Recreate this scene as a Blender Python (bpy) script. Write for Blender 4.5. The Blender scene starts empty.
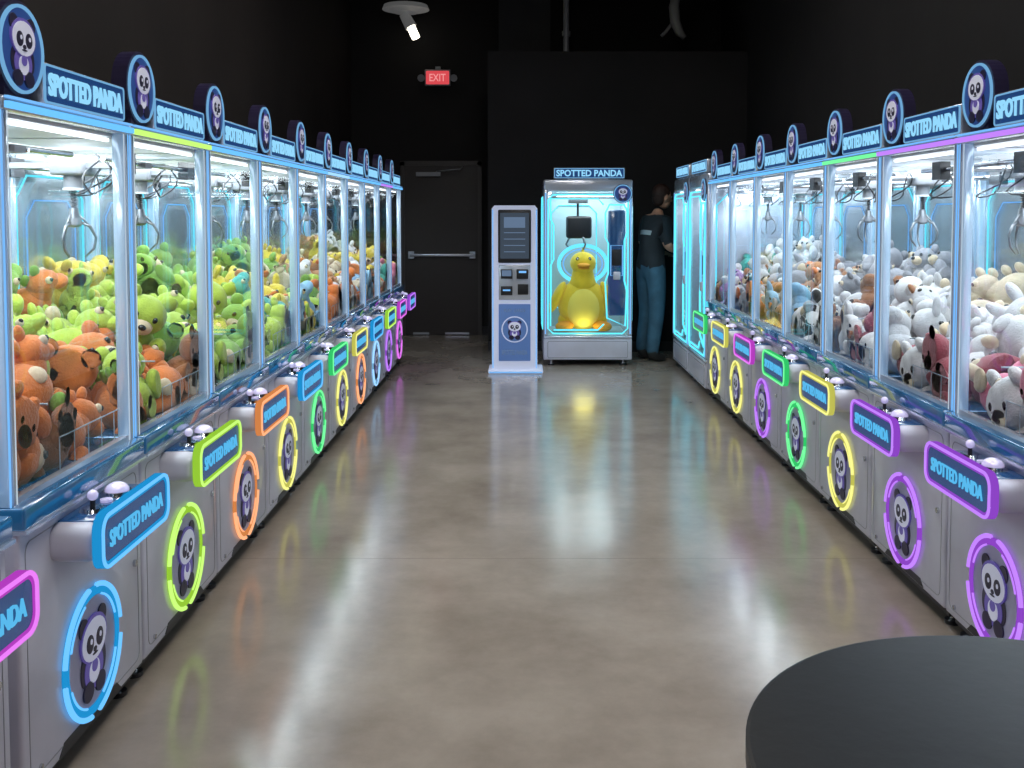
import bpy, bmesh, math, random
import numpy as np
from mathutils import Vector, Matrix, Euler
random.seed(7)
pi=math.pi
scene=bpy.context.scene
try:
    scene.view_settings.view_transform='Standard'
except Exception: pass

# ------------------------------------------------------------------ materials
def pmat(name,col,rough=.5,metal=0.,emis=None,es=0.,spec=.5,coat=0.,sheen=0.):
    m=bpy.data.materials.new(name); m.use_nodes=True
    b=m.node_tree.nodes['Principled BSDF']
    b.inputs['Base Color'].default_value=(*col,1); b.inputs['Roughness'].default_value=rough
    b.inputs['Metallic'].default_value=metal; b.inputs['Specular IOR Level'].default_value=spec
    b.inputs['Coat Weight'].default_value=coat; b.inputs['Sheen Weight'].default_value=sheen
    if emis:
        b.inputs['Emission Color'].default_value=(*emis,1); b.inputs['Emission Strength'].default_value=es
    return m
def noise_bump(m,scale,strength,dist=.01,colvar=0.):
    nt=m.node_tree; b=nt.nodes['Principled BSDF']
    tc=nt.nodes.new('ShaderNodeTexCoord'); n=nt.nodes.new('ShaderNodeTexNoise'); n.inputs['Scale'].default_value=scale
    n.inputs['Detail'].default_value=4
    nt.links.new(tc.outputs['Object'],n.inputs['Vector'])
    bp=nt.nodes.new('ShaderNodeBump'); bp.inputs['Strength'].default_value=strength; bp.inputs['Distance'].default_value=dist
    nt.links.new(n.outputs['Fac'],bp.inputs['Height']); nt.links.new(bp.outputs['Normal'],b.inputs['Normal'])
    if colvar:
        c=b.inputs['Base Color'].default_value[:]
        r=nt.nodes.new('ShaderNodeValToRGB')
        r.color_ramp.elements[0].position=.3; r.color_ramp.elements[1].position=.7
        r.color_ramp.elements[0].color=(c[0]*(1-colvar),c[1]*(1-colvar),c[2]*(1-colvar),1)
        r.color_ramp.elements[1].color=(min(1,c[0]*(1+colvar)),min(1,c[1]*(1+colvar)),min(1,c[2]*(1+colvar)),1)
        n2=nt.nodes.new('ShaderNodeTexNoise'); n2.inputs['Scale'].default_value=scale*.12; n2.inputs['Detail'].default_value=5
        nt.links.new(tc.outputs['Object'],n2.inputs['Vector'])
        nt.links.new(n2.outputs['Fac'],r.inputs['Fac']); nt.links.new(r.outputs['Color'],b.inputs['Base Color'])
    return m
def emat(name,col,s):
    m=bpy.data.materials.new(name); m.use_nodes=True; nt=m.node_tree; nt.nodes.clear()
    e=nt.nodes.new('ShaderNodeEmission'); o=nt.nodes.new('ShaderNodeOutputMaterial')
    e.inputs['Color'].default_value=(*col,1); e.inputs['Strength'].default_value=s
    nt.links.new(e.outputs[0],o.inputs[0]); return m
def glassmat(name,tint=(1,1,1),refl=.06,edge=.5,rough=.02):
    m=bpy.data.materials.new(name); m.use_nodes=True; nt=m.node_tree; nt.nodes.clear()
    o=nt.nodes.new('ShaderNodeOutputMaterial'); t=nt.nodes.new('ShaderNodeBsdfTransparent'); g=nt.nodes.new('ShaderNodeBsdfGlossy')
    t.inputs['Color'].default_value=(*tint,1); g.inputs['Roughness'].default_value=rough
    lw=nt.nodes.new('ShaderNodeLayerWeight'); lw.inputs['Blend'].default_value=.35
    mp=nt.nodes.new('ShaderNodeMapRange'); mp.inputs['To Min'].default_value=refl; mp.inputs['To Max'].default_value=edge
    nt.links.new(lw.outputs['Fresnel'],mp.inputs['Value'])
    mx=nt.nodes.new('ShaderNodeMixShader'); nt.links.new(mp.outputs[0],mx.inputs[0]); nt.links.new(t.outputs[0],mx.inputs[1]); nt.links.new(g.outputs[0],mx.inputs[2])
    nt.links.new(mx.outputs[0],o.inputs[0]); return m

NEON={'cyan':(.02,.42,.95),'blue':(.04,.35,1.),'lime':(.45,.88,.06),'orange':(1.,.34,.10),'yellow':(.80,.78,.14),
      'green':(.05,.85,.22),'purple':(.40,.09,.85),'magenta':(.68,.07,.78),'ice':(.25,.6,1.)}
CORE={k:emat('neon_core_'+k,tuple(min(1,c*.85+.12) for c in v),1.25) for k,v in NEON.items()}
HALO={k:emat('neon_halo_'+k,v,.66) for k,v in NEON.items()}  # dim emissive bands painted as the cores' glow; also used for marquee rims
M={}
M['shell']=noise_bump(pmat('cabinet_silver_paint',(.58,.58,.67),.42,.15,coat=.25),60,.03,.002,.05)
M['shell2']=pmat('cabinet_silver_trim',(.62,.66,.75),.25,.6)
M['dark']=pmat('black_plastic',(.012,.012,.015),.4)
M['navy']=pmat('navy_gloss',(.02,.07,.18),.15,.0,coat=.6,emis=(.0,.15,.5),es=.10)
M['deck']=pmat('blue_acrylic_deck',(.03,.14,.30),.12,.2,coat=1.,emis=(.02,.25,.6),es=.08)
M['glass']=glassmat('clear_acrylic',(.965,.985,1.),.05,.46)
M['chrome']=pmat('chrome',(.6,.62,.65),.15,1.)
M['claw_metal']=pmat('claw_metal',(.25,.26,.28),.3,.8)
M['grey']=pmat('grey_plastic',(.28,.29,.32),.4,.1)
M['white']=pmat('white_plastic',(.75,.77,.82),.3)
M['whiteglow']=emat('lit_white',(.75,.88,1.),.7)
M['acrylic_edge']=pmat('acrylic_edge',(.5,.6,.68),.2,.1)
M['led']=emat('case_led_white',(.90,.95,1.),2.8)
M['pillar']=pmat('pillar_lit_acrylic',(.46,.58,.70),.15,.3,(.34,.62,1.),.20,coat=1.)
M['cyanline']=emat('neon_line_cyan',(.12,.80,1.),1.3)
M['blueline']=emat('neon_line_blue',(.2,.52,1.),1.0)
M['back']=noise_bump(pmat('case_back_mirror',(.44,.50,.52),.16,.80),6,.05,.01)
M['backlight']=pmat('giant_case_back',(.38,.52,.56),.4,.1,emis=(.25,.6,.75),es=.10)
M['roof']=pmat('roof_panel',(.05,.05,.06),.5)
M['signface']=pmat('sign_face',(.01,.03,.09),.25,emis=(.03,.13,.45),es=.28)
M['text']=emat('letter_cyan',(.30,.70,1.),1.0)
M['textd']=emat('letter_blue',(.12,.58,1.),.85)
M['pw']=pmat('emblem_white',(.72,.72,.82),.4,emis=(.7,.75,1.),es=.18)
M['pb']=pmat('emblem_black',(.02,.015,.05),.4)
M['pp']=pmat('emblem_purple',(.14,.10,.38),.4,emis=(.2,.15,.8),es=.12)
M['discface']=pmat('disc_face',(.015,.03,.10),.3,emis=(.05,.15,.55),es=.28)
M['badgeface']=noise_bump(pmat('badge_face',(.42,.42,.60),.35,.2),20,.02)
M['pearl']=pmat('pearl_button',(.75,.7,.9),.12,.1,(.7,.6,1.),.3,coat=1.)
M['plush_eye']=pmat('plush_eye',(.01,.01,.01),.15)
M['cream']=noise_bump(pmat('plush_cream',(.62,.50,.34),.9,sheen=.4),120,.6,.004)

# ------------------------------------------------------------------ mesh builder
_sph={}
def sphere_np(seg,rings):
    k=(seg,rings)
    if k in _sph: return _sph[k]
    v=[(0,0,1)]
    for i in range(1,rings):
        t=pi*i/rings
        for j in range(seg):
            a=2*pi*j/seg; v.append((math.sin(t)*math.cos(a),math.sin(t)*math.sin(a),math.cos(t)))
    v.append((0,0,-1)); f=[]
    for j in range(seg): f.append((0,1+j,1+(j+1)%seg))
    for i in range(rings-2):
        for j in range(seg):
            a=1+i*seg+j; b=1+i*seg+(j+1)%seg; f.append((a,a+seg,b+seg,b))
    L=len(v)-1
    for j in range(seg): f.append((L,1+(rings-2)*seg+(j+1)%seg,1+(rings-2)*seg+j))
    _sph[k]=(np.array(v),f); return _sph[k]
class MB:
    def __init__(s): s.v=[];s.f=[];s.m=[];s.s=[]
    def add(s,vs,fs,m=0,smooth=False,T=None):
        o=len(s.v)
        if T is not None: vs=[tuple(T@Vector(v)) for v in vs]
        s.v.extend([tuple(v) for v in vs])
        for f in fs: s.f.append(tuple(i+o for i in f)); s.m.append(m); s.s.append(smooth)
    def box(s,x0,x1,y0,y1,z0,z1,m=0,bev=0,seg=3,T=None):
        if bev<=0:
            vs=[(x,y,z) for x in(x0,x1) for y in(y0,y1) for z in(z0,z1)]
            fs=[(0,1,3,2),(4,6,7,5),(0,4,5,1),(2,3,7,6),(0,2,6,4),(1,5,7,3)]
            s.add(vs,fs,m,False,T); return
        bm=bmesh.new(); bmesh.ops.create_cube(bm,size=1)
        for v in bm.verts:
            v.co=Vector(((x0+x1)/2+v.co.x*(x1-x0),(y0+y1)/2+v.co.y*(y1-y0),(z0+z1)/2+v.co.z*(z1-z0)))
        bmesh.ops.bevel(bm,geom=bm.edges[:],offset=bev,segments=seg,profile=.5,affect='EDGES')
        bm.verts.ensure_lookup_table()
        s.add([v.co[:] for v in bm.verts],[tuple(v.index for v in f.verts) for f in bm.faces],m,True,T); bm.free()
    def ell(s,c,r,m=0,rot=None,seg=16,rings=10,T=None):
        v,f=sphere_np(seg,rings); v=v*np.array(r)
        if rot is not None: v=v@np.array(Euler(rot).to_matrix()).T
        v=v+np.array(c); s.add(v.tolist(),f,m,True,T)
    def cyl(s,p0,p1,r0,r1=None,m=0,seg=20,caps=True,T=None):
        r1=r0 if r1 is None else r1
        p0=Vector(p0);p1=Vector(p1);d=(p1-p0).normalized()
        a=d.orthogonal().normalized(); b=d.cross(a)
        vs=[];
        for p,r in((p0,r0),(p1,r1)):
            for j in range(seg):
                t=2*pi*j/seg; vs.append(tuple(p+a*r*math.cos(t)+b*r*math.sin(t)))
        fs=[(j,(j+1)%seg,seg+(j+1)%seg,seg+j) for j in range(seg)]
        s.add(vs,fs,m,True,T)
        if caps: s.add(vs,[tuple(range(seg))[::-1],tuple(range(seg,2*seg))],m,False,T)
    def tube(s,pts,r,m=0,closed=False,seg=8,T=None):
        P=[Vector(p) for p in pts]; n=len(P); vs=[]; up=None
        for i in range(n):
            a=P[(i-1)%n] if (closed or i>0) else P[i]; b=P[(i+1)%n] if (closed or i<n-1) else P[i]
            d=(b-a).normalized()
            if up is None: up=d.orthogonal().normalized()
            u=(up-d*up.dot(d)); u=u.normalized() if u.length>1e-5 else d.orthogonal().normalized(); up=u; w=d.cross(u)
            rr=r[i] if isinstance(r,(list,tuple)) else r
            for j in range(seg):
                t=2*pi*j/seg; vs.append(tuple(P[i]+u*rr*math.cos(t)+w*rr*math.sin(t)))
        fs=[]
        for i in range(n if closed else n-1):
            k=(i+1)%n
            for j in range(seg): fs.append((i*seg+j,i*seg+(j+1)%seg,k*seg+(j+1)%seg,k*seg+j))
        if not closed: fs+= [tuple(range(seg))[::-1],tuple(range((n-1)*seg,n*seg))]
        s.add(vs,fs,m,True,T)
    def prism(s,pts,x0,x1,m=0,T=None):   # pts (y,z) CCW seen from +x
        n=len(pts); vs=[(x0,y,z) for y,z in pts]+[(x1,y,z) for y,z in pts]
        fs=[tuple(range(n))[::-1],tuple(range(n,2*n))]+[(i,(i+1)%n,n+(i+1)%n,n+i) for i in range(n)]
        s.add(vs,fs,m,False,T)
    def ring(s,po,pi_,x0,x1,m=0,T=None):
        n=len(po); vs=[(x1,y,z) for y,z in po]+[(x1,y,z) for y,z in pi_]+[(x0,y,z) for y,z in po]+[(x0,y,z) for y,z in pi_]
        fs=[]
        for i in range(n):
            k=(i+1)%n
            fs+=[(i,k,n+k,n+i),(2*n+i,2*n+k,k,i),(n+i,n+k,3*n+k,3*n+i),(2*n+k,2*n+i,3*n+i,3*n+k)]
        s.add(vs,fs,m,False,T)
    def mesh(s,name,mats):
        me=bpy.data.meshes.new(name); me.from_pydata(s.v,[],s.f)
        me.polygons.foreach_set('material_index',s.m); me.polygons.foreach_set('use_smooth',s.s)
        for mt in mats: me.materials.append(mt)
        me.validate(); me.update(); return me
def rrect(cy,cz,w,h,r,n=6):
    p=[]
    for (sx,sz,a0) in((1,1,0),(-1,1,90),(-1,-1,180),(1,-1,270)):
        for i in range(n+1):
            a=math.radians(a0+90*i/n); p.append((cy+sx*(w/2-r)+r*math.cos(a),cz+sz*(h/2-r)+r*math.sin(a)))
    return p
def circ(cy,cz,ry,rz=None,n=36):
    rz=ry if rz is None else rz
    return [(cy+ry*math.cos(2*pi*i/n),cz+rz*math.sin(2*pi*i/n)) for i in range(n)]
def obj(name,me,parent=None,loc=(0,0,0),rot=(0,0,0),slots=None):
    o=bpy.data.objects.new(name,me); scene.collection.objects.link(o)
    o.location=loc; o.rotation_euler=rot
    if parent: o.parent=parent
    if slots:
        for i,mt in slots.items():
            o.material_slots[i].link='OBJECT'; o.material_slots[i].material=mt
    return o
def empty(name,loc,rot=(0,0,0)):
    e=bpy.data.objects.new(name,None); scene.collection.objects.link(e); e.location=loc; e.rotation_euler=rot; e.empty_display_size=.2; return e
_tc={}
def text_add(mb,txt,width,height,x,cy,cz,m,thick=.004,offs=.012):
    k=(txt,offs)
    if k not in _tc:
        c=bpy.data.curves.new('t','FONT'); c.body=txt; c.size=1; c.extrude=.5; c.offset=offs; c.resolution_u=3
        o=bpy.data.objects.new('t',c); scene.collection.objects.link(o)
        dg=bpy.context.evaluated_depsgraph_get(); me=bpy.data.meshes.new_from_object(o.evaluated_get(dg))
        V=np.array([v.co[:] for v in me.vertices]); F=[tuple(p.vertices) for p in me.polygons]
        bpy.data.objects.remove(o); bpy.data.curves.remove(c); bpy.data.meshes.remove(me); _tc[k]=(V,F)
    V,F=_tc[k]; V=V.copy()
    mn=V.min(0); mx=V.max(0); V-= (mn+mx)/2; V[:,0]*=width/(mx[0]-mn[0]); V[:,1]*=height/(mx[1]-mn[1]); V[:,2]*=thick/(mx[2]-mn[2])
    mb.add([(x+v[2],cy+v[0],cz+v[1]) for v in V.tolist()],F,m)
def emblem(mb,x,cy,cz,R,w,b,p,dx=.0015):
    def d(y,z,ry,rz,m,l): mb.prism(circ(cy+y*R,cz+z*R,ry*R,rz*R,24),x,x+dx*l,m)
    d(-.46,-.30,.17,.32,b,1); d(.46,-.30,.17,.32,b,1)
    d(0,-.38,.47,.44,p,2); d(-.30,-.78,.25,.22,b,3); d(.30,-.78,.25,.22,b,3); d(0,-.42,.26,.26,w,3); d(0,-.30,.14,.14,p,4)
    d(-.46,.66,.22,.22,b,2); d(.46,.66,.22,.22,b,2); d(0,.30,.66,.52,p,3); d(0,.28,.60,.46,w,4)
    d(-.24,.25,.17,.20,b,5); d(.24,.25,.17,.20,b,5); d(-.2,.29,.05,.06,w,6); d(.26,.29,.05,.06,w,6); d(0,.06,.08,.06,b,5); d(0,-.03,.13,.025,b,5)

# ------------------------------------------------------------------ claw machine meshes
W=.382; GT=1.748
cab=MB()
cab.box(-.83,0,-W,W,.075,.74,0,.012)
cab.box(-.80,-.03,-W+.02,W-.02,.04,.08,1)
cab.box(-.82,.018,-W,W,.742,.800,3,.008)
cab.box(-.80,.022,-W,W,.735,.744,2)
cab.ring(rrect(0,.405,.70,.60,.03),rrect(0,.405,.694,.594,.027),-.001,.0012,8)
cab.prism([(-.2,.085),(.2,.085),(.17,.112),(-.17,.112)],0,.002,1)
cab.cyl((0,.32,.42),(.008,.32,.42),.011,m=6); cab.cyl((0,-.30,.12),(.006,-.30,.12),.008,m=6)
for sy in(-1,1):
    for x in(-.06,-.76):
        cab.cyl((x,sy*.32,.0),(x,sy*.32,.015),.028,m=1); cab.cyl((x,sy*.32,.015),(x,sy*.32,.06),.011,m=6)
        cab.cyl((x-.05,sy*.31-.012,.025),(x-.05,sy*.31+.012,.025),.025,m=1)
cab.box(-.03,.125,-.225,.225,.605,.705,0,.04,5)
cab.box(-.0,.115,-.18,.18,.700,.7085,5,.004,2)
cab.box(-.83,-.005,-W,W,GT,1.782,2,.008)
cab.box(-.81,-.03,-W+.02,W-.02,1.782,1.786,4)
cab.box(-.80,-.05,-W+.02,W-.02,GT-.010,GT-.001,7)
cabm=cab.mesh('cabinet',[M['shell'],M['dark'],M['shell2'],M['deck'],M['roof'],M['navy'],M['chrome'],M['white'],M['grey']])
ct=MB(); z0=.708
ct.cyl((.055,.07,z0),(.055,.07,z0+.012),.045,.040,m=0); ct.ell((.055,.07,z0+.012),(.034,.034,.024),1)
ct.cyl((.055,-.09,z0),(.055,-.09,z0+.01),.035,.03,m=0); ct.cyl((.055,-.09,z0),(.055,-.09,z0+.035),.007,m=2); ct.ell((.055,-.09,z0+.042),(.015,.015,.015),1)
ct.cyl((.055,-.005,z0),(.055,-.005,z0+.008),.016,m=1)
ctm=ct.mesh('controls',[M['chrome'],M['pearl'],M['dark']])
pl=MB()
for x in(-.035,-.80):
    for sy in(-1,1):
        pl.box(x-.018,x+.018,sy*(W-.018)-.018,sy*(W-.018)+.018,.80,GT,0,.004,2)
for sy in(-1,1):
    pl.box(-.0165,-.0145,sy*(W-.004)-.003,sy*(W-.004)+.003,.80,GT,1)
    pl.box(-.0165,-.0145,sy*(W-.034)-.0015,sy*(W-.034)+.0015,.80,GT,2)
    pl.box(-.0165,-.0135,sy*(W-.019)-.006,sy*(W-.019)+.006,.80,GT,3)
pl.box(-.04,-.018,-W+.03,W-.03,.80,.815,3)
plm=pl.mesh('frame_pillars',[M['pillar'],M['blueline'],M['whiteglow'],M['shell2']])
gl=MB()
gl.add([(-.03,-W+.03,.80),(-.03,W-.03,.80),(-.03,W-.03,GT),(-.03,-W+.03,GT)],[(0,1,2,3)],0)
gl.add([(-.05,-W+.018,.80),(-.79,-W+.018,.80),(-.79,-W+.018,GT),(-.05,-W+.018,GT)],[(0,1,2,3)],0)
glm=gl.mesh('glass_case',[M['glass']])
ge=MB(); ge.add([(-.05,W-.018,.80),(-.79,W-.018,.80),(-.79,W-.018,GT),(-.05,W-.018,GT)],[(0,1,2,3)],0)
gem=ge.mesh('end_glass',[M['glass']])
bk=MB(); bk.box(-.82,-.812,-W+.03,W-.03,.80,GT,0)
def octo(y0,y1,z0,z1,c): return [(y0+c,z0),(y1-c,z0),(y1,z0+c),(y1,z1-c),(y1-c,z1),(y0+c,z1),(y0,z1-c),(y0,z0+c)]
bk.tube([(-.806,y,z) for y,z in octo(-.30,.30,.95,1.66,.09)],.005,1,True,6)
bk.tube([(-.806,y,z) for y,z in octo(-.22,.22,1.05,1.56,.07)],.004,2,True,6)
bkm=bk.mesh('back_panel',[M['back'],M['cyanline'],M['blueline']])
tl=MB()
tl.box(-.07,-.058,-.34,.34,GT-.024,GT-.014,0); tl.box(-.78,-.768,-.34,.34,GT-.024,GT-.014,0)
tlm=tl.mesh('case_lights',[M['led']])
ls=MB(); ls.box(-.006,.006,-W+.004,W-.004,1.752,1.768,0); ls.box(-.006,.003,-W+.004,W-.004,1.776,1.781,1)
lsm=ls.mesh('header_led_strip',[CORE['cyan'],M['blueline']])
mq=MB()
mq.box(-.065,-.025,-.15,.375,1.785,1.895,6,.006,2)
mq.prism(rrect(.115,1.84,.51,.096,.01),-.026,-.0225,0)
mq.ring(rrect(.115,1.84,.515,.101,.012),rrect(.115,1.84,.505,.091,.008),-.026,-.020,1)
text_add(mq,'SPOTTED PANDA',.475,.060,-.020,.115,1.84,2,.004,.03)
mq.prism(circ(-.262,1.905,.118),-.07,-.022,4); mq.prism(circ(-.262,1.905,.105),-.022,-.019,7)
mq.ring(circ(-.262,1.905,.108),circ(-.262,1.905,.100),-.022,-.015,1)
mq.box(-.065,-.03,-.33,-.2,1.775,1.83,4)
emblem(mq,-.018,-.262,1.905,.092,3,4,5)
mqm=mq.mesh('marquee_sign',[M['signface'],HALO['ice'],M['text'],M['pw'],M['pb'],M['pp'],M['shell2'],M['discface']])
bd=MB(); cz=.285
bd.prism(circ(0,cz,.165,n=48),0,.006,2)
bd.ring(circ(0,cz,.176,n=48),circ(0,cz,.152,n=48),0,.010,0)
for a0,a1 in((8,82),(98,172),(188,262),(278,352)):
    n=14; pts=[(.011,.180*math.cos(math.radians(a0+(a1-a0)*i/n)),cz+.180*math.sin(math.radians(a0+(a1-a0)*i/n))) for i in range(n+1)]
    bd.tube(pts,.0075,1,False,8)
    pts=[(.011,.152*math.cos(math.radians(a0+12+(a1-a0-24)*i/n)),cz+.152*math.sin(math.radians(a0+12+(a1-a0-24)*i/n))) for i in range(n+1)]
    bd.tube(pts,.0035,1,False,6)
emblem(bd,.007,0,cz-.002,.128,3,4,5)
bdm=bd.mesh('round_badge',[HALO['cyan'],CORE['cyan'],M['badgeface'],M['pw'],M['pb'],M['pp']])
sg=MB(); sz=.662; sx=.115
sg.prism(rrect(0,sz,.455,.122,.035),sx,sx+.023,2)
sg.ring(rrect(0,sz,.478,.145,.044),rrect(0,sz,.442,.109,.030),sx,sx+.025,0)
sg.tube([(sx+.026,y,z) for y,z in rrect(0,sz,.468,.135,.040)],.0055,1,True,8)
text_add(sg,'SPOTTED PANDA',.375,.045,sx+.026,0,sz,3)
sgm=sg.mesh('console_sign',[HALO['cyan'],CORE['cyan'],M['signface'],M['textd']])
cl=MB()
for x in(-.14,-.68): cl.cyl((x,-W+.04,1.62),(x,W-.04,1.62),.009,m=0)
cl.box(-.70,-.12,-.03,.03,1.605,1.625,1); cl.cyl((-.70,.045,1.615),(-.12,.045,1.615),.007,m=0)
cl.box(-.45,-.33,-.06,.08,1.58,1.65,1,.01,2); cl.cyl((-.39,0,1.535),(-.39,0,1.58),.032,m=1); cl.cyl((-.39,0,1.528),(-.39,0,1.536),.035,m=3)
cl.box(-.16,-.12,-.2,-.12,1.58,1.65,2); cl.box(-.70,-.66,.1,.2,1.58,1.65,2)
hx=[(-.39+.009*math.cos(t*1.1),.009*math.sin(t*1.1),1.53-t*.0016) for t in range(0,46)]
cl.tube(hx,.003,2,False,5)
dz=.095
cl.cyl((-.39,0,1.33+dz),(-.39,0,1.37+dz),.022,.015,m=4); cl.cyl((-.39,0,1.312+dz),(-.39,0,1.335+dz),.026,.026,m=1); cl.ell((-.39,0,1.312+dz),(.026,.026,.012),4)
for k in range(3):
    a=2*pi*k/3+.4; c,s=math.cos(a),math.sin(a)
    pr=[(.02,1.32+dz),(.052,1.305+dz),(.072,1.265+dz),(.064,1.225+dz),(.034,1.195+dz)]
    cl.tube([(-.39+r*c,r*s,z) for r,z in pr],[.005,.006,.005,.005,.003],4,False,8)
    cl.tube([(-.39+r*c,r*s,z) for r,z in((.014,1.35+dz),(.052,1.305+dz))],.0035,4,False,6)
for q in range(3):
    y0=-.25+.2*q; cl.tube([(-.2-.1*q+.02*math.sin(t*.9),y0+.12*math.sin(t*.5+q),1.64-.13*math.sin(pi*t/14)) for t in range(15)],.0035,2,False,5)
clm=cl.mesh('claw_gantry',[M['chrome'],M['grey'],M['dark'],M['white'],M['claw_metal']])
ch=MB()
x0,x1,y0,y1,zt=-.30,-.05,-.35,-.11,1.00
ch.add([(x0,y0,.80),(x0,y1,.80),(x0,y1,zt),(x0,y0,zt)],[(0,1,2,3)],0); ch.add([(x0,y1,.80),(x1,y1,.80),(x1,y1,zt),(x0,y1,zt)],[(0,1,2,3)],0)
ch.tube([(x0,y0,zt),(x0,y1,zt),(x1,y1,zt)],.003,1,False,6); ch.tube([(x0,y1,.8),(x0,y1,zt)],.003,1,False,6)
for i in range(5):
    y=-.06+i*.09; ch.box(-.046,-.044,y,y+.003,.80,.90,1)
ch.box(-.046,-.043,-.06,.34,.898,.901,1)
chm=ch.mesh('prize_chute',[M['glass'],M['acrylic_edge']])

# ------------------------------------------------------------------ plush piles
def fur(name,c): return noise_bump(pmat(name,c,.9,sheen=.3),140,.7,.006,.18)
F={n:fur('plush_'+n,c) for n,c in {
 'brown':(.26,.095,.03),'orange':(.62,.17,.03),'tan':(.40,.17,.06),'red':(.50,.05,.03),'green':(.20,.38,.06),'lime':(.40,.54,.06),
 'yellow':(.68,.52,.05),'teal':(.05,.35,.30),'purple':(.30,.16,.36),'grey':(.30,.30,.33),'white':(.60,.59,.60),'pink':(.70,.20,.30),
 'hot':(.60,.06,.15),'cream2':(.57,.47,.33),'sky':(.22,.42,.6),'black':(.02,.02,.025),'maroon':(.28,.05,.07)}.items()}
cow=pmat('plush_cow',(.7,.7,.7),.9,sheen=.3); nt=cow.node_tree
tc=nt.nodes.new('ShaderNodeTexCoord'); nz=nt.nodes.new('ShaderNodeTexNoise'); nz.inputs['Scale'].default_value=11
rp=nt.nodes.new('ShaderNodeValToRGB'); rp.color_ramp.interpolation='CONSTANT'; rp.color_ramp.elements[1].position=.55
rp.color_ramp.elements[0].color=(.62,.62,.62,1); rp.color_ramp.elements[1].color=(.02,.02,.02,1)
nt.links.new(tc.outputs['Object'],nz.inputs['Vector']); nt.links.new(nz.outputs['Fac'],rp.inputs['Fac']); nt.links.new(rp.outputs['Color'],nt.nodes['Principled BSDF'].inputs['Base Color'])
F['cow']=cow
def plush(mb,kind,T,c,c2,lo=False):
    sg,rg=(12,8) if lo else (16,10); E=lambda p,r,m,rot=None,small=False: mb.ell(p,r,m,rot,(8 if small else sg),(6 if small else rg),T=T)
    if kind==0: # bear
        E((0,0,0),(.075,.085,.09),c); E((.01,0,.125),(.072,.078,.068),c); E((.07,0,.11),(.035,.038,.028),7); E((.102,0,.12),(.012,.014,.010),6,small=True)
        for s in(-1,1):
            E((-.005,s*.062,.185),(.018,.03,.03),c,small=True); E((.072,s*.032,.145),(.009,.009,.011),6,small=True)
            E((.04,s*.085,.03),(.034,.032,.062),c,(0,.6,s*-.3)); E((.075,s*.055,-.065),(.062,.036,.038),c,(0,0,s*.35)); E((.132,s*.075,-.06),(.012,.026,.028),7,small=True)
        E((.04,0,-.005),(.05,.06,.065),7 if c2 else c)
    elif kind==1: # dinosaur
        E((0,0,0),(.10,.07,.08),c); E((.085,0,.09),(.062,.05,.048),c); E((.135,0,.075),(.042,.04,.028),c); E((.06,0,.045),(.05,.045,.07),c,(0,.6,0))
        mb.tube([(-.05,0,-.02),(-.12,.02,-.03),(-.18,.05,-.01),(-.215,.07,.03)],[.06,.042,.022,.006],c,False,10,T=T)
        for s in(-1,1):
            E((.10,s*.04,.115),(.015,.012,.015),7,small=True); E((.108,s*.046,.118),(.008,.006,.009),6,small=True)
            for x in(.06,-.05): E((x,s*.055,-.07),(.03,.028,.045),c)
        for x,z in((.07,.14),(.03,.11),(-.02,.09),(-.07,.07),(-.12,.03)): mb.ell((x-.005,0,z+.008),(.020,.012,.026),c2 if c2 else c,seg=8,rings=6,T=T)
    elif kind==2: # round squishy animal
        E((0,0,0),(.10,.11,.088),c); E((.075,0,-.015),(.035,.05,.032),7)
        for s in(-1,1):
            E((.078,s*.045,.03),(.012,.012,.014),6,small=True); E((-.0,s*.075,.085),(.02,.03,.035),c2 if c2 else c,(s*.4,0,0),small=True); E((.06,s*.07,-.07),(.04,.028,.022),c2 if c2 else c,small=True)
            E((.02,s*.105,-.01),(.034,.02,.045),c,small=True)
        E((.108,0,-.005),(.010,.014,.008),6,small=True)
    else: # bunny / duck
        E((0,0,0),(.08,.078,.085),c); E((.03,0,.115),(.065,.066,.062),c); E((.095,0,.105),(.035,.03,.014),5,small=True)
        for s in(-1,1):
            E((-.0,s*.04,.185),(.016,.022,.045),c,(s*-.25,0,0)); E((.082,s*.03,.135),(.009,.009,.011),6,small=True)
            E((-.01,s*.085,.01),(.055,.018,.04),c,(0,.3,0)); E((.07,s*.045,-.075),(.05,.03,.016),5)
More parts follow.
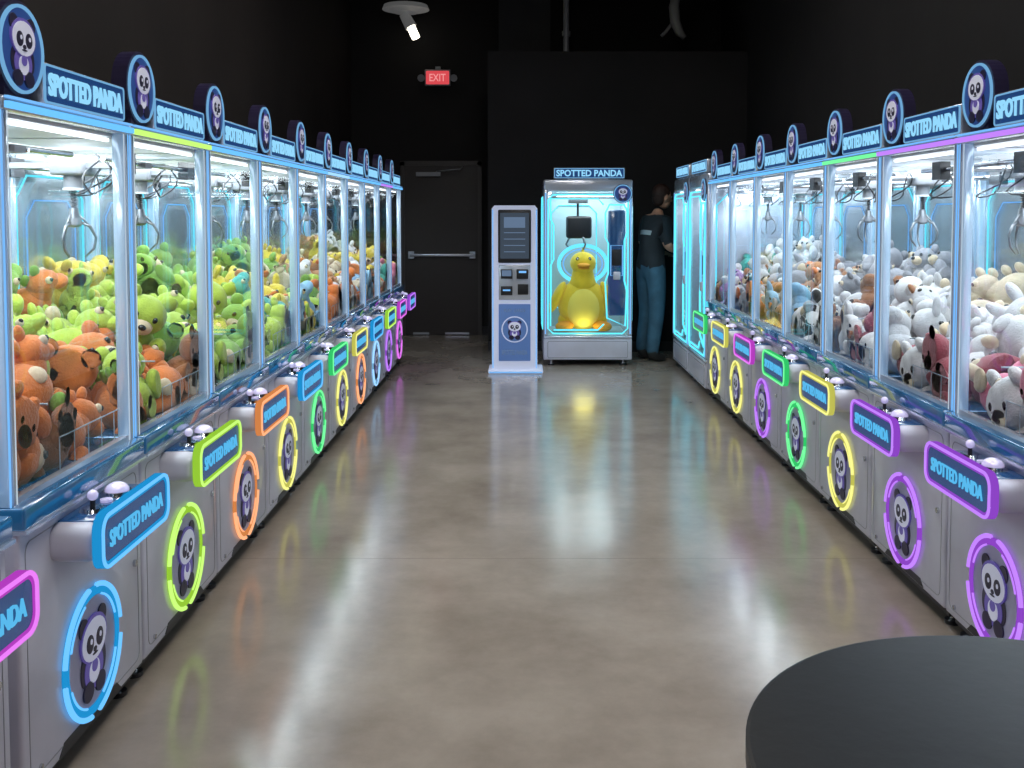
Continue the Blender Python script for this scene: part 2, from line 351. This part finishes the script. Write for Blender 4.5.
def pile(seed,kinds,back_h=.26,bi=2,sc=(.9,1.22)):
    rnd=random.Random(seed); mb=MB()
    nx,ny=5,5
    for ix in range(nx):
        for iy in range(ny):
            x=-.13-ix*.145+rnd.uniform(-.025,.025); y=-.29+iy*.145+rnd.uniform(-.025,.025)
            H=.89+back_h*(max(0,-.13-x)/.58)**1.2+rnd.uniform(-.06,.06)+.05*math.sin(seed+iy*1.7)
            z=.875
            if ix<=1 and iy<=1: H=.86
            while z<H+.03:
                top=z>H-.16
                if not top and iy not in(0,) and ix!=0: z+=.135; continue
                back=ix>=bi
                c=rnd.choice([0,0,1]) if back else rnd.choice([2,3,4,2,3] if bi>2 else [2,3,4,2,3,0])
                if rnd.random()<.10: c=rnd.randint(0,4)
                k=rnd.choice(kinds)
                R=Euler((rnd.uniform(-.9,.9),rnd.uniform(-1.2,.7),rnd.uniform(-1.8,1.8))).to_matrix().to_4x4()
                T=Matrix.Translation((x+rnd.uniform(-.012,.012),y,z))@R@Matrix.Scale(rnd.uniform(*sc),4)
                plush(mb,k,T,c,rnd.choice([0,7,3]) if k>1 else rnd.choice([0,0,1]),lo=not top)
                z+=.135
    v=np.array(mb.v); v[:,0]=np.clip(v[:,0],-.808,-.048); v[:,1]=np.clip(v[:,1],-.355,.355); v[:,2]=np.clip(v[:,2],.803,1.66)
    mb.v=[tuple(p) for p in v.tolist()]
    return mb.mesh('plush_pile',[F['green'],F['lime'],F['orange'],F['brown'],F['tan'],F['orange'],M['plush_eye'],M['cream']])
piles=[pile(1,[0,1,0,2]),pile(2,[1,1,0,2]),pile(3,[2,2,0,0,3],.20),pile(4,[3,2,0,1],.20),pile(5,[0,0,2,0],.26,3,(1.0,1.35)),pile(11,[0,0,1,2,0],.28,3,(.95,1.3))]

lamp=bpy.data.lights.new('case_lamp','AREA'); lamp.shape='RECTANGLE'; lamp.size=.5; lamp.size_y=.6; lamp.energy=10.; lamp.color=(.87,.96,1.)
def claw_machine(x,y,rot,sign,badge,strip,pal,pi_,last=False,dy=0.):
    e=empty('claw_machine',(x,y,0),(0,0,rot))
    obj('cabinet',cabm,e); obj('controls',ctm,e); obj('frame_pillars',plm,e); obj('glass_case',glm,e); obj('back_panel',bkm,e)
    obj('case_lights',tlm,e); obj('header_led_strip',lsm,e,slots={0:CORE[strip]}); obj('marquee_sign',mqm,e)
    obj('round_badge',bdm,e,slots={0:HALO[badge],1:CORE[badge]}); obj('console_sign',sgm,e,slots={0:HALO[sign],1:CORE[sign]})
    obj('claw_gantry',clm,e,loc=(0,dy,.06)); obj('prize_chute',chm,e)
    obj('plush_pile',piles[pi_],e,slots={i:F[n] for i,n in enumerate(pal)})
    if last: obj('end_glass',gem,e)
    obj('case_lamp',lamp,e,loc=(-.42,0,GT-.03))
    return e
PW=.775
L=[('magenta','magenta','cyan',('brown','tan','orange','brown','orange','orange'),4),
 ('cyan','cyan','cyan',('lime','green','orange','brown','tan','orange'),5),
 ('lime','lime','lime',('lime','green','orange','orange','brown','orange'),1),
 ('orange','orange','cyan',('lime','yellow','green','lime','green','orange'),1),
 ('cyan','yellow','cyan',('green','lime','lime','teal','green','orange'),0),
 ('green','green','cyan',('yellow','green','green','sky','lime','orange'),3),
 ('yellow','yellow','ice',('green','cream2','orange','white','lime','orange'),0),
 ('cyan','orange','cyan',('tan','yellow','lime','orange','white','orange'),3),
 ('lime','ice','cyan',('cream2','green','tan','sky','pink','orange'),2),
 ('magenta','purple','purple',('yellow','tan','orange','white','teal','orange'),1),
 ('purple','magenta','cyan',('white','tan','pink','yellow','green','orange'),0)]
LX=-1.206
for i,(s,b,t,p,k) in enumerate(L):
    claw_machine(LX,2.735+PW*(i-1)-(.04 if i==0 else 0),0,s,b,t,p,k,last=(i==len(L)-1),dy=random.uniform(-.12,.15))
R=[('purple','purple','purple',('pink','white','hot','pink','white','cream2'),2),
 ('purple','purple','purple',('white','pink','hot','pink','white','cream2'),2),
 ('purple','purple','purple',('white','grey','pink','maroon','white','cream2'),2),
 ('yellow','yellow','green',('white','cream2','cow','white','maroon','brown'),3),
 ('green','green','cyan',('grey','white','cow','brown','white','orange'),0),
 ('magenta','purple','cyan',('tan','white','cream2','sky','grey','orange'),3),
 ('yellow','yellow','cyan',('grey','tan','white','orange','cow','orange'),2)]
RX=1.525
for i,(s,b,t,p,k) in enumerate(R):
    claw_machine(RX,3.155+PW*(i-1),pi,s,b,t,p,k,last=(i==0),dy=random.uniform(-.12,.15))
claw_machine(RX,3.155+PW*6,pi,'green','yellow','cyan',('white','teal','purple','white','tan','orange'),0)

# ------------------------------------------------------------------ tall prize machine
TW=.44
tm=MB()
tm.box(-.85,0,-TW,TW,.06,.27,0,.012); tm.box(-.85,.004,-TW,TW,.27,.30,1,.008)
tm.box(-.85,0,-TW,-TW+.045,.30,1.75,1,.01); tm.box(-.85,0,TW-.045,TW,.30,1.75,1,.01)
tm.box(-.85,0,-TW,TW,1.73,1.85,1,.02)
tm.box(-.85,-.80,-TW+.04,TW-.04,.30,1.74,4); tm.box(-.83,-.02,-TW+.04,TW-.04,.298,.31,4)
tm.ring(rrect(0,.165,.80,.17,.02),rrect(0,.165,.788,.158,.015),0,.003,1)
tm.box(-.06,-.012,.20,.37,.50,1.55,3,.02); tm.box(-.012,.0,.235,.335,1.00,1.16,2,.004); tm.box(-.012,.02,.25,.32,.86,.94,0,.01)
for y in(-.36,.36):
    for x in(-.08,-.77): tm.cyl((x,y,0),(x,y,.015),.035,m=2); tm.cyl((x,y,.01),(x,y,.07),.014,m=6)
for x in(-.2,-.6): tm.cyl((x,-.38,1.68),(x,.38,1.68),.01,m=6)
tm.box(-.5,-.32,-.18,.02,1.62,1.7,7,.01); tm.cyl((-.4,-.08,1.48),(-.4,-.08,1.63),.012,m=2); tm.box(-.48,-.32,-.20,.06,1.26,1.49,2,.03,4)
for k in range(3):
    a=2*pi*k/3+.5; c,s=math.cos(a),math.sin(a)
    tm.tube([(-.4+r*c,-.07+r*s,z) for r,z in((.05,1.29),(.10,1.26),(.13,1.20),(.09,1.15))],.010,7,False,8)
tmm=tm.mesh('tall_cabinet',[M['shell'],M['shell2'],M['dark'],M['navy'],M['backlight'],M['deck'],M['chrome'],M['claw_metal']])
tn=MB()
def path(pts,r,m,x=-.002,closed=True): tn.tube([(x,y,z) for y,z in pts],r,m,closed,6)
path(octo(-.395,.395,.325,1.70,.05),.008,0)
path([(.19,.48),(.37,.40),(.385,.75),(.36,.85),(.36,1.25),(.385,1.33),(.385,1.55),(.35,1.60),(.21,1.60),(.17,1.52),(.17,1.28),(.20,1.22),(.20,.92),(.17,.84)],.009,0,.002)
path([(.225,.9),(.34,.9),(.34,1.2),(.225,1.2)],.005,1,.004)
path([(-.37,1.66),(.10,1.66),(.15,1.60)],.006,0,.0,False); path([(-.37,.40),(-.37,1.0),(-.34,1.06),(-.34,1.4),(-.37,1.46),(-.37,1.66)],.008,0,0.,False)
path([(-.34,.36),(.1,.36),(.16,.42)],.008,0,.0,False)
for sy in(-1,1): tn.box(.0,.004,sy*(TW-.02)-.006,sy*(TW-.02)+.006,.32,1.72,1)
tn.box(-.8,-.05,-.38,-.36,1.715,1.727,2); tn.box(-.8,-.05,.36,.38,1.715,1.727,2)
for sy in(-1,1):
    tn.tube([(x,sy*(TW+.003),z) for x,z in octo(-.78,-.08,.35,1.68,.1)],.007,0,True,6)
path(octo(-.34,.14,.50,1.60,.08),.006,0,-.79)
tnm=tn.mesh('neon_trim',[M['cyanline'],M['blueline'],M['led']])
rg=MB(); rg.tube([(-.36,-.03+.245*math.cos(t*pi/18),1.0+.19*math.sin(t*pi/18)) for t in range(36)],.020,0,True,8); rg.tube([(-.36,-.03+.200*math.cos(t*pi/18),1.0+.15*math.sin(t*pi/18)) for t in range(36)],.008,1,True,8)
rg.box(-.80,-.37,-.26,-.245,1.02,1.04,2)
rgm=rg.mesh('halo_ring',[emat('halo_cyan',(.15,.75,1.),1.3),M['blueline'],M['chrome']])
tg=MB(); tg.add([(-.008,-TW+.045,.30),(-.008,TW-.045,.30),(-.008,TW-.045,1.73),(-.008,-TW+.045,1.73)],[(0,1,2,3)],0)
tgm=tg.mesh('front_glass',[M['glass']])
ts=MB()
ts.box(-.06,-.01,-.34,.36,1.86,1.965,6,.006,2); ts.prism(rrect(.01,1.912,.68,.09,.01),-.011,-.007,0); ts.ring(rrect(.01,1.912,.69,.098,.012),rrect(.01,1.912,.675,.084,.008),-.011,-.004,1)
ts.box(-.05,-.02,-.2,.2,1.84,1.865,6)
text_add(ts,'SPOTTED PANDA',.65,.066,-.004,.01,1.912,2,.004,.03)
ts.prism(circ(.34,1.71,.095),0,.01,4); ts.prism(circ(.34,1.71,.085),.01,.013,7); ts.ring(circ(.34,1.71,.09),circ(.34,1.71,.08),.01,.017,1); emblem(ts,.014,.34,1.71,.07,3,4,5)
tsm=ts.mesh('marquee_sign',[M['signface'],HALO['ice'],M['text'],M['pw'],M['pb'],M['pp'],M['shell2'],M['discface']])
tl2=bpy.data.lights.new('case_lamp','AREA'); tl2.shape='RECTANGLE'; tl2.size=.6; tl2.size_y=.6; tl2.energy=11; tl2.color=(.82,.98,1.)
def tall(name,loc,rot):
    e=empty(name,loc,(0,0,rot)); obj('tall_cabinet',tmm,e); obj('neon_trim',tnm,e); obj('front_glass',tgm,e); obj('marquee_sign',tsm,e)
    obj('case_lamp',tl2,e,loc=(-.42,0,1.715)); return e
BX,BY=.653,9.88
big=tall('giant_prize_claw_machine',(BX,BY,0),-pi/2); obj('halo_ring',rgm,big)
for i in range(2):
    e=tall('prize_vending_machine',(RX-.01,8.65+.89*i,0),pi)
    obj('plush_pile',piles[3],e,loc=(0,0,-.49),slots={i:F[n] for i,n in enumerate(('white','sky','teal','white','grey','orange'))})
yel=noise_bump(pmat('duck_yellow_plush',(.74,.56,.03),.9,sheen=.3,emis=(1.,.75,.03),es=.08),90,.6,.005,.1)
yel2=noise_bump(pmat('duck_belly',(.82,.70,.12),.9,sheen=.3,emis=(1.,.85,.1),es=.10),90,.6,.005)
dk=MB()
dk.ell((0,0,.26),(.19,.24,.25),0,seg=28,rings=18); dk.ell((.09,0,.24),(.13,.17,.20),1,seg=24,rings=14)
dk.tube([(0,0,.40),(.01,0,.50),(.02,0,.58),(.03,0,.64)],[.16,.12,.10,.10],0,False,20)
dk.ell((.04,0,.66),(.125,.125,.110),0,seg=24,rings=16)
dk.ell((.165,0,.645),(.085,.062,.022),2,seg=20); dk.ell((.155,0,.62),(.07,.055,.016),2,seg=20)
for s in(-1,1):
    dk.ell((.125,s*.055,.70),(.02,.02,.024),3); dk.ell((.142,s*.058,.706),(.006,.007,.008),4,seg=8,rings=6)
    dk.ell((.04,s*.25,.33),(.09,.05,.17),0,(s*.45,.1,0),20,12); dk.ell((.12,s*.18,.06),(.15,.085,.05),2,(0,0,s*.25),20,12)
    dk.ell((-.02,s*.15,.10),(.11,.09,.09),0,None,20,12)
dk.ell((-.2,0,.2),(.10,.06,.07),0,(0,.5,0)); dk.ell((.02,0,.77),(.015,.015,.035),0,(0,-.3,0))
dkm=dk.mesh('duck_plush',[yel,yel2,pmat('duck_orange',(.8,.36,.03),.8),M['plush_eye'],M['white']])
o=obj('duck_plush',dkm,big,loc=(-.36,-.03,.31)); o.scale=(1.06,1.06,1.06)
ul=bpy.data.lights.new('underglow_lamp','POINT'); ul.energy=1.8; ul.color=(1.,.85,.25); ul.shadow_soft_size=.12
obj('underglow_lamp',ul,big,loc=(-.14,-.03,.36))

# ------------------------------------------------------------------ payment kiosk
kk=MB()
kk.box(-.34,.03,-.25,.27,.0,.035,0,.01); kk.box(.03,.034,-.24,.26,.008,.02,3)
kk.prism([(-.215,.03),(.215,.03),(.215,1.56),(.19,1.59),(-.19,1.59),(-.215,1.56)],-.28,0,0)
kk.box(-.002,.012,-.155,.155,1.05,1.55,1,.012); kk.box(.012,.014,-.135,.135,1.09,1.52,2)
kk.box(.0,.010,-.15,.15,.70,1.03,10,.006)
kk.box(.01,.022,-.13,-.02,.90,.99,1,.005); kk.box(.01,.03,.02,.13,.90,.99,1,.006); kk.box(.01,.03,-.13,-.02,.745,.83,1,.006); kk.box(.01,.024,.03,.13,.75,.85,1,.005)
kk.box(.022,.024,-.12,-.03,.925,.98,9); kk.box(.03,.032,.04,.11,.955,.975,3); kk.box(.03,.032,-.11,-.04,.785,.80,3)
kk.box(.0,.006,-.15,.15,.12,.66,8,.006)
kk.prism(circ(0,.42,.125),.006,.012,0); kk.prism(circ(0,.42,.113),.012,.014,8); emblem(kk,.0145,0,.42,.098,5,6,7)
text_add(kk,'SPOTTED PANDA',.24,.045,.008,0,.20,9,.003); text_add(kk,'PLAY  CARDS',.2,.03,.008,0,.60,9,.003)
for sy in(-1,1): kk.box(-.005,.003,sy*.205-.005,sy*.205+.005,.05,1.55,3)
kk.box(.012,.0155,-.10,.10,1.38,1.48,9)
for i in range(4): kk.box(.012,.0155,-.10,.10,1.33-i*.06,1.338-i*.06,9)
scr=pmat('screen',(.01,.01,.01),.1,emis=(.10,.14,.2),es=.45)
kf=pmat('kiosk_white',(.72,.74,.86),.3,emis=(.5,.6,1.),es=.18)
kkm=kk.mesh('kiosk_body',[kf,M['dark'],scr,M['blueline'],M['chrome'],M['pw'],M['pb'],M['pp'],pmat('kiosk_graphic',(.10,.17,.36),.3,emis=(.1,.25,.7),es=.2),emat('kiosk_print',(.3,.45,.7),.4),M['shell2']])
k=empty('payment_kiosk',(-.07,9.42,0),(0,0,-pi/2)); obj('kiosk_body',kkm,k)

# ------------------------------------------------------------------ room
def wallmat(name,c,rough=.8):
    return noise_bump(pmat(name,c,rough,spec=.25),8,.15,.01,.25)
WM=wallmat('black_wall_paint',(.018,.014,.013)); CM=wallmat('black_ceiling_paint',(.011,.011,.011)); WM2=wallmat('partition_black_paint',(.015,.014,.015))
x0,x1,y0,y1,H=-2.12,2.46,-3.,12.5,4.35
def wall(name,b,m):
    mb=MB(); mb.box(*b,0); return obj(name,mb.mesh(name,[m]))
wall('wall_left',(x0-.15,x0,y0,y1,0,H),WM); wall('wall_right',(x1,x1+.15,y0,y1,0,H),WM2); wall('wall_back',(x0-.15,x1+.15,y1,y1+.15,0,H),WM2)
wall('wall_front',(x0-.15,x1+.15,y0-.15,y0,0,H),WM); wall('ceiling',(x0-.15,x1+.15,y0-.15,y1+.15,H,H+.15),CM)
wall('wall_partition',(-.374,x1,11.0,11.15,0,3.28),WM2)
wall('column_shaft',(-.28,.34,12.1,12.5,3.0,H),wallmat('shaft_paint',(.045,.045,.047)))
for n,b in (('baseboard_back',(x0,x1,y1-.015,y1,0,.1)),('baseboard_left',(x0,x0+.015,y0,y1,0,.1)),('baseboard_right',(x1-.015,x1,y0,y1,0,.1)),('baseboard_partition',(-.374,x1,10.985,11.0,0,.1))):
    wall(n,b,M['dark'])
fm=bpy.data.materials.new('polished_concrete'); fm.use_nodes=True; nt=fm.node_tree; b=nt.nodes['Principled BSDF']
tc=nt.nodes.new('ShaderNodeTexCoord')
n1=nt.nodes.new('ShaderNodeTexNoise'); n1.inputs['Scale'].default_value=1.6; n1.inputs['Detail'].default_value=10; n1.inputs['Roughness'].default_value=.68
nt.links.new(tc.outputs['Object'],n1.inputs['Vector'])
r=nt.nodes.new('ShaderNodeValToRGB'); r.color_ramp.elements[0].position=.3; r.color_ramp.elements[1].position=.72
r.color_ramp.elements[0].color=(.225,.185,.150,1); r.color_ramp.elements[1].color=(.375,.32,.27,1)
nt.links.new(n1.outputs['Fac'],r.inputs['Fac'])
nt.links.new(r.outputs['Color'],b.inputs['Base Color'])
mr=nt.nodes.new('ShaderNodeMapRange'); mr.inputs['From Min'].default_value=.3; mr.inputs['From Max'].default_value=.7; mr.inputs['To Min'].default_value=.12; mr.inputs['To Max'].default_value=.22
nt.links.new(n1.outputs['Fac'],mr.inputs['Value']); nt.links.new(mr.outputs[0],b.inputs['Roughness'])
bp=nt.nodes.new('ShaderNodeBump'); bp.inputs['Strength'].default_value=.18; bp.inputs['Distance'].default_value=.004
n3=nt.nodes.new('ShaderNodeTexNoise'); n3.inputs['Scale'].default_value=6; n3.inputs['Detail'].default_value=3; nt.links.new(tc.outputs['Object'],n3.inputs['Vector'])
nt.links.new(n3.outputs['Fac'],bp.inputs['Height']); nt.links.new(bp.outputs['Normal'],b.inputs['Normal'])
b.inputs['Specular IOR Level'].default_value=.75
wall('floor',(x0-.15,x1+.15,y0-.15,y1+.15,-.1,0),fm)
jm=pmat('joint_filler',(.22,.185,.15),.25)
for i,b_ in enumerate(((x0,x1,4.3,4.303,-.001,.0003),(x0,x1,8.2,8.203,-.001,.0003))): wall('trim_%d'%(i+1),b_,jm)

dm=MB(); dx0,dx1=-1.46,-.55; Yd=12.495
dm.box(dx0-.05,dx0,Yd-.05,Yd,0,2.16,0); dm.box(dx1,dx1+.05,Yd-.05,Yd,0,2.16,0); dm.box(dx0-.05,dx1+.05,Yd-.05,Yd,2.11,2.17,0)
dm.box(dx0,dx1,Yd-.035,Yd-.005,.015,2.11,1); dm.box(dx0+.07,dx1-.03,Yd-.11,Yd-.06,.985,1.02,2,.008); dm.box(dx0+.05,dx0+.12,Yd-.10,Yd-.035,.96,1.05,2); dm.box(dx1-.1,dx1-.03,Yd-.10,Yd-.035,.96,1.05,2)
dm.box(dx0+.15,dx0+.45,Yd-.1,Yd-.035,1.98,2.03,3); dm.tube([(dx0+.4,Yd-.09,2.04),(dx0+.7,Yd-.2,2.06),(dx0+.72,Yd-.04,2.09)],.008,3)
dm.box(dx0+.1,dx0+.3,Yd-.06,Yd-.035,.01,.035,2); dm.box(dx0+.5,dx0+.8,Yd-.06,Yd-.035,.01,.035,2)
obj('door_1',dm.mesh('door_1',[pmat('door_frame',(.04,.034,.034),.5),pmat('door_leaf',(.020,.015,.015),.5),M['shell2'],M['grey']]))
ex=MB(); X,Y,Z=-1.04,12.42,3.19
T=Matrix.Translation((X,Y,Z))@Matrix.Rotation(-pi/2,4,'Z')
ex.box(-.05,0,-.16,.16,-.10,.10,0,.01,T=T)
ex.prism(rrect(0,0,.285,.165,.012),0,.004,1,T=T)
o_=len(ex.v); text_add(ex,'EXIT',.2,.09,.006,0,0,2,.004,.01)
for i in range(o_,len(ex.v)): ex.v[i]=tuple(T@Vector(ex.v[i]))
for s in(-1,1): ex.cyl((0,s*.2,.0),(.03,s*.2,-.01),.04,.045,m=3,T=T); ex.cyl((-.02,s*.14,0),(-.02,s*.2,0),.012,m=0,T=T)
ex.box(-.08,-.03,-.03,.03,.08,.14,0,T=T)
obj('exit_sign',ex.mesh('exit_sign',[M['grey'],emat('exit_red',(1.,.10,.12),.7),emat('exit_letters',(1.,.35,.35),.9),M['grey']]))
tl_=MB(); lx,ly=-1.36,12.1
tl_.cyl((lx-.03,ly,H),(lx-.03,ly,4.0),.02,m=0); tl_.cyl((lx-.03,ly,3.95),(lx-.03,ly,4.0),.28,.26,m=1,seg=40); tl_.cyl((lx-.03,ly,3.915),(lx-.03,ly,3.95),.15,.2,m=1,seg=32)
tl_.cyl((lx-.03,ly,3.84),(lx-.03,ly,3.93),.015,m=0)
tl_.cyl((lx-.05,ly,3.90),(lx+.035,ly-.02,3.74),.060,.070,m=1,seg=24)
tl_.cyl((lx+.035,ly-.02,3.742),(lx+.095,ly-.035,3.61),.050,.050,m=2,seg=20)
obj('ceiling_lamp',tl_.mesh('ceiling_lamp',[M['dark'],pmat('lamp_disc',(.35,.35,.35),.4,emis=(1,1,1),es=.06),emat('lamp_bulb',(1.,.93,.75),5.)]))
cd=MB()
cd.cyl((.52,11.9,3.35),(.52,11.9,H),.035,m=0); cd.cyl((.52,11.9,3.6),(.52,11.9,3.66),.05,m=0)
cd.tube([(1.0,11.9,H),(1.0,11.9,4.3),(1.3,11.8,4.28),(2.3,11.8,4.28)],.03,0)
obj('conduit_pipe',cd.mesh('conduit_pipe',[M['grey']]))
sp=MB()
sp.cyl((1.78,11.6,4.0),(1.78,11.6,H),.012,m=0); sp.box(1.70,1.86,11.5,11.7,3.98,4.04,0,.01)
sp.tube([(1.76,11.6,4.0),(1.74,11.58,3.88),(1.75,11.55,3.70),(1.80,11.55,3.58),(1.86,11.55,3.52)],[.05,.06,.06,.05,.03],1,False,12); sp.tube([(1.6,11.6,3.55),(1.65,11.6,3.60),(1.74,11.58,3.72)],.02,1)
obj('security_camera',sp.mesh('security_camera',[M['grey'],pmat('cam_white',(.3,.3,.3),.4)]))
cp=MB(); cp.box(-.62,.62,-.17,.17,0,.06,0,.01); cp.box(-.58,.58,-.14,.14,-.006,.001,1)
cpm=cp.mesh('fill_light_panel',[M['dark'],emat('fill_white',(1.,.965,.92),46.)])
for y in(-1.2,1.4,4.0,6.8): obj('added_fill_light',cpm,loc=(.14,y,H-.06))  # unseen panels added above the view to brighten floor and cabinet fronts

# ------------------------------------------------------------------ round table
rt=MB(); cx,cy=.752,1.31
rt.cyl((cx,cy,.722),(cx,cy,.75),.44,m=0,seg=96); rt.cyl((cx,cy,.75),(cx,cy,.752),.44,.434,m=0,seg=96); rt.cyl((cx,cy,.03),(cx,cy,.722),.432,m=1,seg=96); rt.cyl((cx,cy,0),(cx,cy,.03),.435,m=0,seg=96)
obj('round_table',rt.mesh('round_table',[noise_bump(pmat('table_black_laminate',(.008,.008,.009),.42,spec=.25),30,.05),pmat('table_drum',(.02,.015,.012),.4)]))

# ------------------------------------------------------------------ person
def skinned(name,V,E,Rr,mats,root=0,sub=2,parent=None,fn=None):
    bm=bmesh.new(); ly=bm.verts.layers.skin.verify(); vs=[bm.verts.new(v) for v in V]
    for a,b in E: bm.edges.new((vs[a],vs[b]))
    for i,v in enumerate(vs):
        rr=Rr[i]; v[ly].radius=rr if isinstance(rr,tuple) else (rr,rr); v[ly].use_root=(i==root)
    me=bpy.data.meshes.new(name); bm.to_mesh(me); bm.free()
    o=bpy.data.objects.new(name,me); scene.collection.objects.link(o)
    o.modifiers.new('s','SKIN').use_smooth_shade=True; m=o.modifiers.new('u','SUBSURF'); m.levels=sub; m.render_levels=sub
    dg=bpy.context.evaluated_depsgraph_get(); m2=bpy.data.meshes.new_from_object(o.evaluated_get(dg)); bpy.data.objects.remove(o)
    m2.materials.clear()
    for t in mats: m2.materials.append(t)
    for p in m2.polygons:
        p.use_smooth=True; p.material_index=fn(p.center) if fn else 0
    return obj(name,m2,parent)
skin=pmat('skin',(.50,.27,.18),.5); shirt=noise_bump(pmat('black_shirt',(.014,.02,.026),.85),40,.4,.01); jeans=noise_bump(pmat('blue_jeans',(.045,.12,.18),.85),60,.4,.005,.25)
shoe=pmat('shoe',(.03,.03,.03),.5); hair=noise_bump(pmat('hair',(.03,.012,.008),.7),50,.6); prt=pmat('shirt_print',(.30,.38,.42),.7)
P=empty('person',(1.33,10.3,0),(0,0,math.radians(28)))
V=[(0,0,.96),(.0,0,1.10),(.03,0,1.28),(.05,0,1.42),(.075,0,1.50),(.10,0,1.57),
 (.05,.17,1.43),(.06,.235,1.18),(.27,.19,1.10),(.05,-.17,1.43),(.04,-.24,1.18),(.26,-.20,1.12),
 (0,.095,.90),(.03,.11,.50),(-.03,.115,.10),(.0,.115,.05),(.13,.13,.035),
 (0,-.095,.90),(.0,-.11,.50),(-.06,-.115,.10),(-.03,-.115,.05),(.10,-.13,.035)]
E=[(0,1),(1,2),(2,3),(3,4),(4,5),(3,6),(6,7),(7,8),(3,9),(9,10),(10,11),(0,12),(12,13),(13,14),(14,15),(15,16),(0,17),(17,18),(18,19),(19,20),(20,21)]
Rr=[(.15,.12),(.145,.12),(.165,.125),(.13,.10),.062,.056,.080,.058,.032,.080,.058,.032,.112,.085,.070,.058,.036,.112,.085,.070,.058,.036]
def pf(c):
    if c.z<.10: return 3
    if c.z<.97: return 2
    if c.z>1.50: return 0
    if abs(c.y)>.19 and c.z<1.21: return 0
    if c.x<-.05 and abs(c.y)<.08 and 1.31<c.z<1.36: return 4
    return 1
skinned('body',V,E,Rr,[skin,shirt,jeans,shoe,prt],parent=P,fn=pf)
for s,w in((1,V[8]),(-1,V[11])):
    w=Vector(w); hv=[w-Vector((.02,0,0)),w+Vector((.04,0,-.005)),w+Vector((.07,0,-.01))]; he=[(0,1),(1,2)]; hr=[.03,(.036,.022),(.036,.02)]
    for j,(dy,ln) in enumerate(((-.027,.062),(-.009,.074),(.009,.070),(.027,.055))):
        n=len(hv); b_=w+Vector((.075,dy,-.01)); hv+=[b_,b_+Vector((ln*.5,0,-.008)),b_+Vector((ln*.85,0,-.035))]; he+=[(2,n),(n,n+1),(n+1,n+2)]; hr+=[.010,.009,.007]
    n=len(hv); b_=w+Vector((.03,-s*.03,-.005)); hv+=[b_,b_+Vector((.03,-s*.022,-.01)),b_+Vector((.055,-s*.02,-.02))]; he+=[(1,n),(n,n+1),(n+1,n+2)]; hr+=[.012,.010,.008]
    skinned('hand',hv,he,hr,[skin],parent=P)
hd=MB(); T=Matrix.Translation((.135,0,1.68))@Euler((0,.12,0)).to_matrix().to_4x4()
hd.ell((0,0,.02),(.098,.077,.105),0,seg=28,rings=20,T=T); hd.ell((.035,0,-.05),(.062,.056,.062),0,seg=24,rings=14,T=T)
hd.tube([(.085,0,.03),(.105,0,-.0),(.115,0,-.018),(.098,0,-.028)],[.009,.012,.016,.01],0,False,10,T=T)
hd.ell((.09,0,-.055),(.014,.026,.006),2,T=T); hd.ell((.088,0,-.067),(.014,.022,.007),2,T=T)
for s in(-1,1):
    hd.ell((.083,s*.032,.018),(.012,.015,.009),3,T=T); hd.ell((.0925,s*.033,.018),(.005,.006,.006),4,T=T,seg=8,rings=6)
    hd.ell((-.005,s*.079,-.0),(.020,.010,.032),0,(0,.1,s*.3),T=T); hd.ell((.088,s*.034,.04),(.008,.02,.005),1,T=T)
hd.ell((-.018,0,.045),(.100,.085,.098),1,seg=28,rings=18,T=T); hd.ell((-.045,0,-.01),(.065,.074,.085),1,seg=24,rings=14,T=T)
obj('head',hd.mesh('head',[skin,hair,pmat('lips',(.4,.15,.12),.5),M['white'],M['dark']]),P)

# ------------------------------------------------------------------ world, camera
w=bpy.data.worlds.new('w'); scene.world=w; w.use_nodes=True; w.node_tree.nodes['Background'].inputs[0].default_value=(.02,.02,.025,1); w.node_tree.nodes['Background'].inputs[1].default_value=.5
cam=bpy.data.cameras.new('cam'); co=bpy.data.objects.new('camera',cam); scene.collection.objects.link(co); scene.camera=co
co.location=(0,0,1.5); pitch=3.0; co.rotation_euler=(math.radians(90-pitch),0,0)
cam.sensor_width=36; cam.lens=36*1000/1024; cam.shift_x=-10/1024; cam.shift_y=-(169-1000*math.tan(math.radians(pitch)))/1024; cam.clip_start=.05
